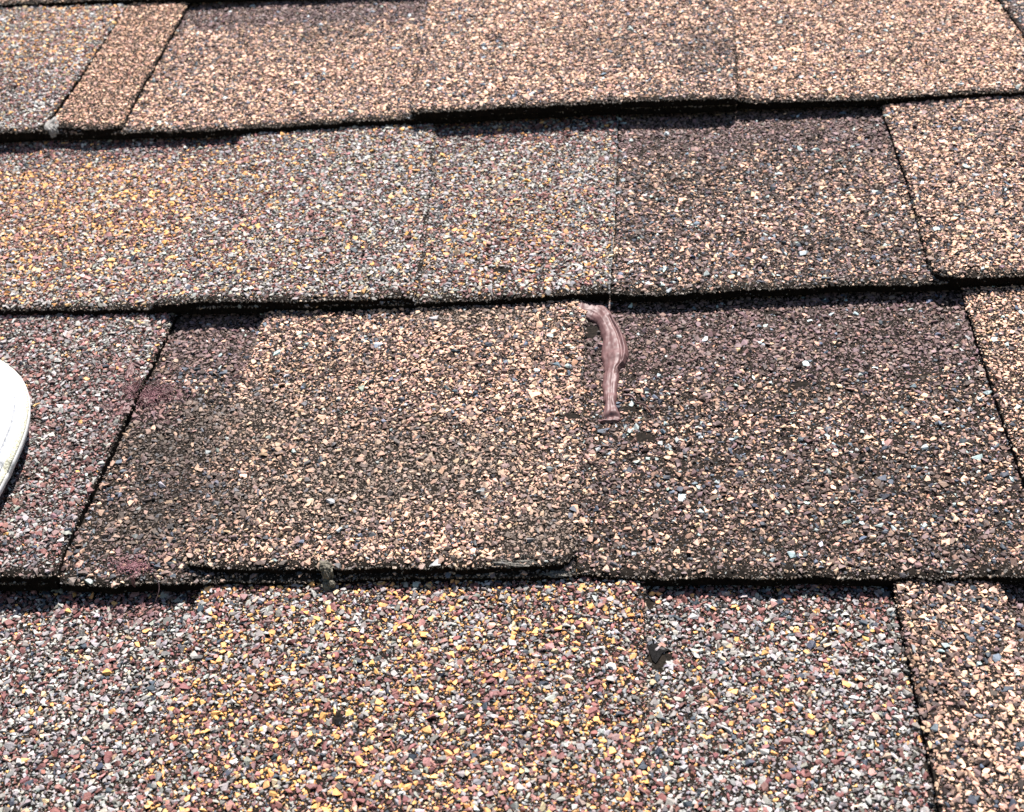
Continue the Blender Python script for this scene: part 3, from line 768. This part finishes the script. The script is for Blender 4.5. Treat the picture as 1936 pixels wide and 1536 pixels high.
def shoe_part(name, levels, mat, root, org, n=360, notch=True, cap=False, zf=None):
    V = []
    for d, z in levels:
        X, Y, X0 = shoe_level(d, z, n)
        zz = np.full(n, z) if zf is None else zf(d, z, X0, Y)
        if notch:
            g_ = np.exp(-((Y - (0.0400 + 0.25 * (X - TX) + 0.0008 * np.sin(X * 900))) / 0.0011) ** 2) * (X > TX - 0.06)
            low = (Y < 0.0400 + 0.25 * (X - TX)) * 0.0008
            zz = zz - 0.0022 * g_ - low
            X = X - 0.0012 * g_ - low * .8
        V.append(np.stack([X, Y, zz], -1))
    V = np.array(V); m = len(levels); gi = np.arange(m * n).reshape(m, n); r = np.roll(gi, -1, 1)
    F = np.stack([gi[:-1], r[:-1], r[1:], gi[1:]], -1).reshape(-1, 4)
    F = [tuple(f) for f in F]
    if cap: F.append(tuple(gi[-1]))
    F.append(tuple(gi[0][::-1]))
    mi = np.zeros(len(F))
    if name == 'midsole':
        for j in range(m - 1):
            if any(abs(levels[j][0] - c) < .00028 for c in (.0042, .0088, .0150)) and levels[j][1] > ZB + .006: mi[j * n:(j + 1) * n] = 1
    return part(name, V.reshape(-1, 3), F, mat, root, org, smooth=True, matidx=mi)
org = np.array([TX - .12, CY, .0])
shoe = empty('sneaker', org); tag(shoe, 'white sneaker with a navy panel, its round rubber toe resting on the reddish grey shingle', 'shoe')
ZB = .0068
shoe_part('outsole', [(.012, ZB + .0002), (.009, ZB + .0002), (.006, ZB + .0008), (.0045, ZB + .0016)], M_RUB, shoe, org, notch=True)
lv = [(.0045, ZB + .0014), (.0020, ZB + .0026), (.0005, ZB + .0040), (0, ZB + .0062)]
def groove(d): return -.0014 * sum(math.exp(-((d - c) / .0005) ** 2) for c in (.0042, .0088, .0150))
for d in np.arange(.0004, .0186, .00035):
    lv.append((d, ZB + .0062 + .0130 * (d / .018) ** .78 + groove(d)))
shoe_part('midsole', lv, [M_RUB, M_DIRT], shoe, org)
def band(d0, d1, name):
    l2 = []
    ds = np.linspace(d0, d1, 6)
    for i, d in enumerate(ds): l2.append((d, ZB + .0062 + .0130 * (max(d, 0) / .018) ** .78 + (.0004 if 0 < i < 5 else -.0003)))
    shoe_part(name, l2, M_GRIT, shoe, org)
band(.0002, .0020, 'stippled_band'); band(.0106, .0124, 'stippled_band')
def zup(d, z, X0, Y):
    u = np.clip((TX - X0) / SL, 0, 1)
    topz = np.interp(u, [0, .12, .3, .45, .6, .75, 1], [.040, .050, .066, .085, .092, .088, .092])
    t = np.clip((d - .016) / .030, 0, 1)
    return ZB + .0188 + (topz - .0188) * (1 - (1 - t) ** 1.8) - np.where(u > .45, np.clip((d - .032) / .012, 0, 1) * .05, 0)
shoe_part('upper', [(d, 0) for d in np.linspace(.0165, .054, 22)], M_UPP, shoe, org, zf=zup, cap=True)
# navy panel over the toe box
Vn = []; nA, nB = 40, 14
for i in range(nA):
    a = 0.30 + 0.95 * i / (nA - 1)
    for j in range(nB):
        b = j / (nB - 1)
        r_ = .034 - .017 * (1 - (2 * b - 1) ** 2) * (1 - .3 * a * a) if False else .0
        d = .0110 + .012 * b + .004 * (1 - math.sin(math.pi * i / (nA - 1)) ** .5) * (1 - b)
        Vn.append((a, d))
Xr, Yr, X0r = shoe_level(0, 0)
def shoe_at(a, d):
    t = a; dirx, diry = math.cos(t), math.sin(t)
    i = int(np.argmin(np.abs(np.arctan2(Yr - CY, Xr - (TX - .055)) - a))); x0, y0 = Xr[i], Yr[i]
    sx = min(max(x0, TX - SL + .045), TX - .055); dx, dy = sx - x0, CY - y0; D = math.hypot(dx, dy); f = min(d / D, 1)
    z = float(zup(d, 0, np.array([x0]), np.array([y0]))[0]) if d > .0175 else ZB + .0062 + .0130 * (d / .018) ** .78
    return (x0 + dx * f, y0 + dy * f, z + .0009)
Vn = [shoe_at(a, d) for a, d in Vn]; Vb = [(x, y, z - .0016) for x, y, z in Vn]
gi = np.arange(nA * nB).reshape(nA, nB); N = nA * nB
F = [tuple(f) for f in np.stack([gi[:-1, :-1], gi[:-1, 1:], gi[1:, 1:], gi[1:, :-1]], -1).reshape(-1, 4)]
ring = list(gi[0, :]) + list(gi[1:, -1]) + list(gi[-1, -2::-1]) + list(gi[-2:0:-1, 0])
F += [tuple(q + N for q in f[::-1]) for f in F] + [(ring[i], ring[i] + N, ring[(i + 1) % len(ring)] + N, ring[(i + 1) % len(ring)]) for i in range(len(ring))]
part('toe_panel', Vn + Vb, F, M_NAVY, shoe, org, smooth=True)
# laces over the instep and the collar lining, out of the picture
for k in range(5):
    x = TX - .105 - k * .014; V = []; F = []
    zt = .060 + k * .0052
    for i in range(13):
        t = -1 + i / 6; yy = CY + t * .018; zz = ZB + zt + .008 - .006 * t * t
        for (a, b) in ((-.0028, 0), (.0028, 0), (.0028, .0016), (-.0028, .0016)): V.append((x + a + .004 * t, yy, zz + b))
        if i:
            j = (i - 1) * 4
            for e in range(4): F.append((j + e, j + (e + 1) % 4, j + 4 + (e + 1) % 4, j + 4 + e))
    part('lace', V, F, M_UPP, shoe, org)

print('faces', sum(len(m.polygons) for m in bpy.data.meshes))
